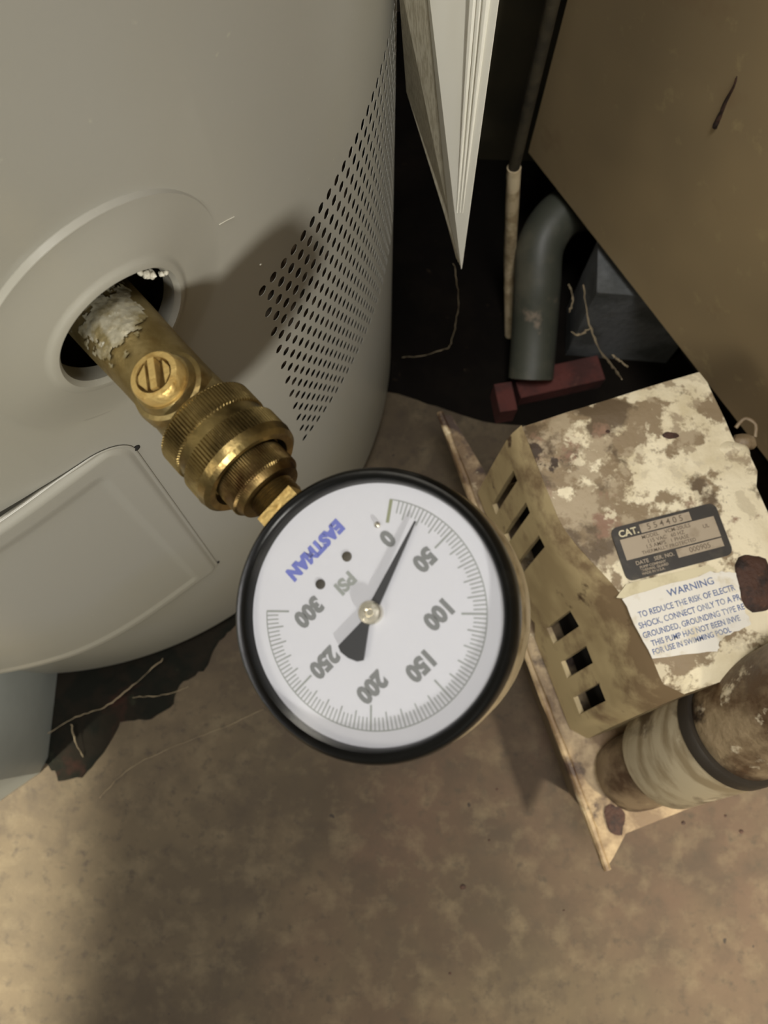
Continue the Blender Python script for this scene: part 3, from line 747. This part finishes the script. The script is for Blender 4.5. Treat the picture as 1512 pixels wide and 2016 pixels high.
# dark sheet added as painted shade on the floor behind heater and pump
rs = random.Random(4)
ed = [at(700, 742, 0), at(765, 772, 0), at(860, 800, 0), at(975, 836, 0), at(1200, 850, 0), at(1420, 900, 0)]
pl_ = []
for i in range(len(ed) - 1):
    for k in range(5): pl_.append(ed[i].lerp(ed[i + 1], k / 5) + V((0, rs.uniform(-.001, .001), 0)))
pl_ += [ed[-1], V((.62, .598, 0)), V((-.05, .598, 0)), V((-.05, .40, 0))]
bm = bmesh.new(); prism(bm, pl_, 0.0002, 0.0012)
tag(from_bm('floor_shade', bm, M_floor_shade), 'added dark sheet standing in for shade on the floor between heater and furnace', 'sheet')
# ------------------------------------------------------------------ furnace and what stands under and behind it
ZF = 0.10
F0 = at(1040, 300, ZF); F1 = at(1460, 840, ZF); fd = (F1 - F0).normalized(); fn = V((-fd.y, fd.x, 0))
if fn.x < 0: fn = -fn
furn = thing('furnace', 'tall olive tan furnace casing along the right side above the pump', 'furnace', (F0.x + .25, F0.y, 0))
F2 = F0 + fd * 0.62
bm = bmesh.new(); prism(bm, [F0, F2, F2 + fn * .45, F0 + fn * .45], ZF, 1.5); from_bm('casing', bm, M_furnace, furn, bevel=0.002)
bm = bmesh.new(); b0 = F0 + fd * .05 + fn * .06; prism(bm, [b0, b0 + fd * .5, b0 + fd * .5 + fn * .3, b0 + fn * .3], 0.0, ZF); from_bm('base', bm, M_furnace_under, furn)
# stain dribble on the casing
def fp(px, py, lift=.0004):
    rr = ray(px, py); k = (F0 - V((0, 0, HC))).dot(fn) / rr.dot(fn); return V((0, 0, HC)) + rr * k - fn * lift
bm = bmesh.new(); tube(bm, curve_pts([fp(1408, 250), fp(1418, 228), fp(1430, 200), fp(1445, 172), fp(1452, 150)], 4), [.0011 * (1 - k / 18) + .0002 for k in range(17)], 6, .2); from_bm('stain_dribble', bm, M_rust, furn, sm=True)
bm = bmesh.new(); c0, c1 = at(960, 262, 0.03), at(1036, 268, .03)
prism(bm, [(c0.x - .02, c0.y), (c1.x + .02, c1.y + .0), (c1.x + .05, .592), (c0.x - .02, .592)], 0.0, 1.0)
tag(from_bm('metal_cabinet', bm, M_cabinet, bevel=.003), 'dark olive metal cabinet in the gloom behind the thin pipe', 'cabinet')
bm = bmesh.new()
pA, pB, pC = at(1005, 662, 0.0), at(1004, 520, 0.05), at(1012, 330, 0.14)
up = V((pC.x + .004, pC.y + .004, 0.9))
sp_ = thing('steel_pipe', 'thin dusty pipe with lower length painted as lit rising behind the white booklet', 'pipe', tuple(pA))
tube(bm, curve_pts([pC - V((0, 0, .01)), pC + V((.0, .002, .2)), up], 8), .0036, 16); from_bm('upper_pipe', bm, M_pipe_grey, sp_, sm=True)
bm = bmesh.new(); tube(bm, curve_pts([pA, pB, pC], 10), .0043, 18, .04); from_bm('lit_lower_pipe', bm, M_lit_pipe, sp_, sm=True, label='dusty lower length of pipe painted pale as lit')  # paler length stands in for light falling on the pipe
bm = bmesh.new()
tube(bm, curve_pts([at(1045, 745, .019) , at(1052, 650, .036), at(1058, 560, .056), at(1066, 480, .070), at(1110, 420, .076), at(1190, 400, .076), at(1290, 400, .076)], 8), .0165, 28)
tag(from_bm('grey_tube', bm, M_hose, sm=True), 'fat grey plastic tube standing right of the thin dusty pipe', 'tube')
bm = bmesh.new(); k0 = at(1112, 700, 0.0); k1 = at(1310, 716, 0.0)
kd = (k1 - k0).normalized(); kn = V((-kd.y, kd.x, 0)); prism(bm, [k0, k1, k1 + kn * .04, k0 + kn * .04], 0.0, 0.092)
tag(from_bm('concrete_block', bm, M_block, bevel=.002), 'dark grey block in the shadow under the furnace', 'block')
def brick(pa, pb_, h, dep, lab):
    kd = (pb_ - pa).normalized(); kn = V((-kd.y, kd.x, 0)); bm = bmesh.new()
    prism(bm, [pa, pb_, pb_ + kn * dep, pa + kn * dep], 0.0, h); o = from_bm('brick', bm, M_brick, bevel=.002); tag(o, lab, 'brick')
brick(at(975, 835, 0), at(1008, 830, 0), .024, .022, 'narrow red brick end by the left back corner of the pump')
brick(at(1018, 800, 0), at(1180, 764, 0), .016, .020, 'long red brick lying behind the pump')

# ------------------------------------------------------------------ booklet hanging between heater and furnace
def pg(name, pts, mat, parent, th=0.0006, label=None):
    n = (pts[1] - pts[0]).cross(pts[2] - pts[0]).normalized(); bm = bmesh.new()
    if n.y > 0: n = -n
    a_ = [bm.verts.new(p) for p in pts]; b_ = [bm.verts.new(p - n * th) for p in pts]
    bm.faces.new(a_); bm.faces.new(b_[::-1]); m_ = len(pts)
    for i in range(m_): bm.faces.new((a_[i], a_[(i + 1) % m_], b_[(i + 1) % m_], b_[i]))
    return from_bm(name, bm, mat, parent, label=label)
book = thing('paper_booklet', 'white folded booklet with its corner hanging down beside the heater', 'booklet', tuple(at(908, 530, 0.215)))
tip = at(908, 530, .215)
crease_top = at(836, -60, .36); right_top = at(989, -60, .375); cre_mid = at(886, 440, .243)
left_mid = at(800, 180, .285); left_top_ = at(782, -60, .350)
cre2 = at(868, 250, .285)
crb = at(884, 430, .240)
right_top = tip + (right_top - tip) * 1.15; crease_top = crb + (crease_top - crb) * 1.2; left_top_ = left_mid + (left_top_ - left_mid) * 1.0
pg('front_page', [tip, right_top, crease_top, at(884, 430, .240)], M_paper, book, .0006, 'smooth bright front sheet')
for k in range(4):
    off = V((-.0007 * k, .0016 * k, 0))
    pg('side_page', [tip + off + V((0, .0006, 0)), at(884, 430, .240) + off + V((0, .0006, 0)), crease_top + off + V((0, .0006, 0)), left_top_ + off * 1.0 + V((k * .0014, 0, 0)), left_mid + off + V((k * .0010, 0, 0))], M_pages, book, .0004)
for a_x, b_x, w_ in ((938, 897, .0016), (952, 902, .0012), (966, 907, .0014)):
    ends = []
    for t_ in (0.06, .3, .6, 1.0):
        x_ = b_x + (a_x - b_x) * t_; y_ = 450 + (-70 - 450) * t_
        # point on the front sheet's plane, lifted towards the viewer
        n_ = (right_top - tip).cross(crease_top - tip).normalized()
        if n_.y > 0: n_ = -n_
        r_ = ray(x_, y_); k_ = (tip - V((0, 0, HC))).dot(n_) / r_.dot(n_); ends.append(V((0, 0, HC)) + r_ * k_)
    bm = bmesh.new(); tube(bm, ends, [.0002, w_ * .4, w_ * .7, w_], 8); from_bm('fold_ridge', bm, M_paper, book, sm=True)

# ------------------------------------------------------------------ cobwebs and debris
def web(paths, lab, z_list=None, r=.0007, jit=.0005):
    bm = bmesh.new()
    for pts in paths:
        c_ = curve_pts([at(x, y, z) for x, y, z in pts], 7)
        c_ = [p + V((random.uniform(-jit, jit), random.uniform(-jit, jit), random.uniform(0, jit))) for p in c_]
        tube(bm, c_, [r * random.uniform(.3, 1.2) for _ in c_], 5)
    return tag(from_bm('cobweb', bm, M_web, sm=True), lab, 'cobweb')
web([[(1148, 560, .09), (1158, 630, .08), (1182, 690, .09), (1210, 728, .12), (1226, 748, .15)], [(1162, 645, .085), (1140, 660, .085), (1124, 652, .085)], [(1205, 700, .10), (1222, 712, .10), (1236, 722, .10)], [(1120, 560, .06), (1128, 590, .06), (1120, 615, .06)]], 'dusty cobweb strand hanging over the grey block', r=.0008)
web([[(792, 704, .01), (835, 700, .02), (885, 684, .03)], [(885, 684, .03), (897, 640, .05), (902, 580, .08), (893, 520, .12)]], 'wispy cobweb strand in the gap below the booklet', r=.0004)
web([[(95, 1444, .012), (150, 1412, .014), (205, 1392, .014), (262, 1350, .012), (322, 1296, .012)], [(140, 1425, .01), (152, 1470, .006), (165, 1490, .003)], [(262, 1372, .01), (320, 1368, .006), (372, 1352, .003)]], 'pale cobweb strands across the dark scrap under the heater', r=.00045)
web([[(196, 1570, .001), (260, 1510, .0015), (350, 1468, .001), (440, 1432, .001), (520, 1396, .001)]], 'long thin cobweb thread lying on the bare floor', r=.00022, jit=.0005)
# scrap: torn mouldy sheet under the shroud
rr = random.Random(11)
outl = [(78, 1340), (92, 1500), (118, 1534), (162, 1532), (205, 1480), (238, 1420), (300, 1415), (342, 1385), (352, 1350), (402, 1320), (432, 1262), (470, 1226), (478, 1196)]
P0 = [at(x, y, 0.0) for x, y in outl]; inn = [V((-.10, .10, 0)), V((-.16, .08, 0)), V((-.215, .06, 0))]
ol = []
for i in range(len(P0) - 1):
    for k in range(5):
        p = P0[i].lerp(P0[i + 1], k / 5); ol.append(p + V((rr.uniform(-.0008, .0008), rr.uniform(-.0012, .0012), 0)))
ol += [P0[-1]] + inn
bm = bmesh.new(); prism(bm, ol, 0.0002, 0.0016)
tag(from_bm('torn_scrap', bm, M_scrap), 'dark mouldy torn scrap on the floor beneath the heater edge', 'scrap')
# grit on the floor
grit = []
grit_labels = ['largest dark crumb of grit on the floor left of the plate tip', 'dark crumb on the floor just right below the gauge', 'nearer crumb below the plate edge in front of the drain pipe', 'large dark crumb below the plate edge near the right border',
    'small crumb on the floor halfway between gauge and largest crumb', 'small crumb near the bottom, lowest on the floor', 'tiny crumb close under the lid plate edge', 'lone small crumb on the floor below the plate tip']
for i, (x, y, r) in enumerate([(912, 1746, .0022), (978, 1554, .0011), (1345, 1620, .0016), (1459, 1637, .0018), (963, 1654, .0010), (886, 1916, .0012), (1428, 1606, .0012), (1110, 1792, .0009)]):
    o = blob('grit_crumb', at(x, y, -.0003), r, r * .8, r * .7, M_rust, None, i, 8, 3)
    tag(o, grit_labels[i], 'grit', 'crumbs of grit on the floor')
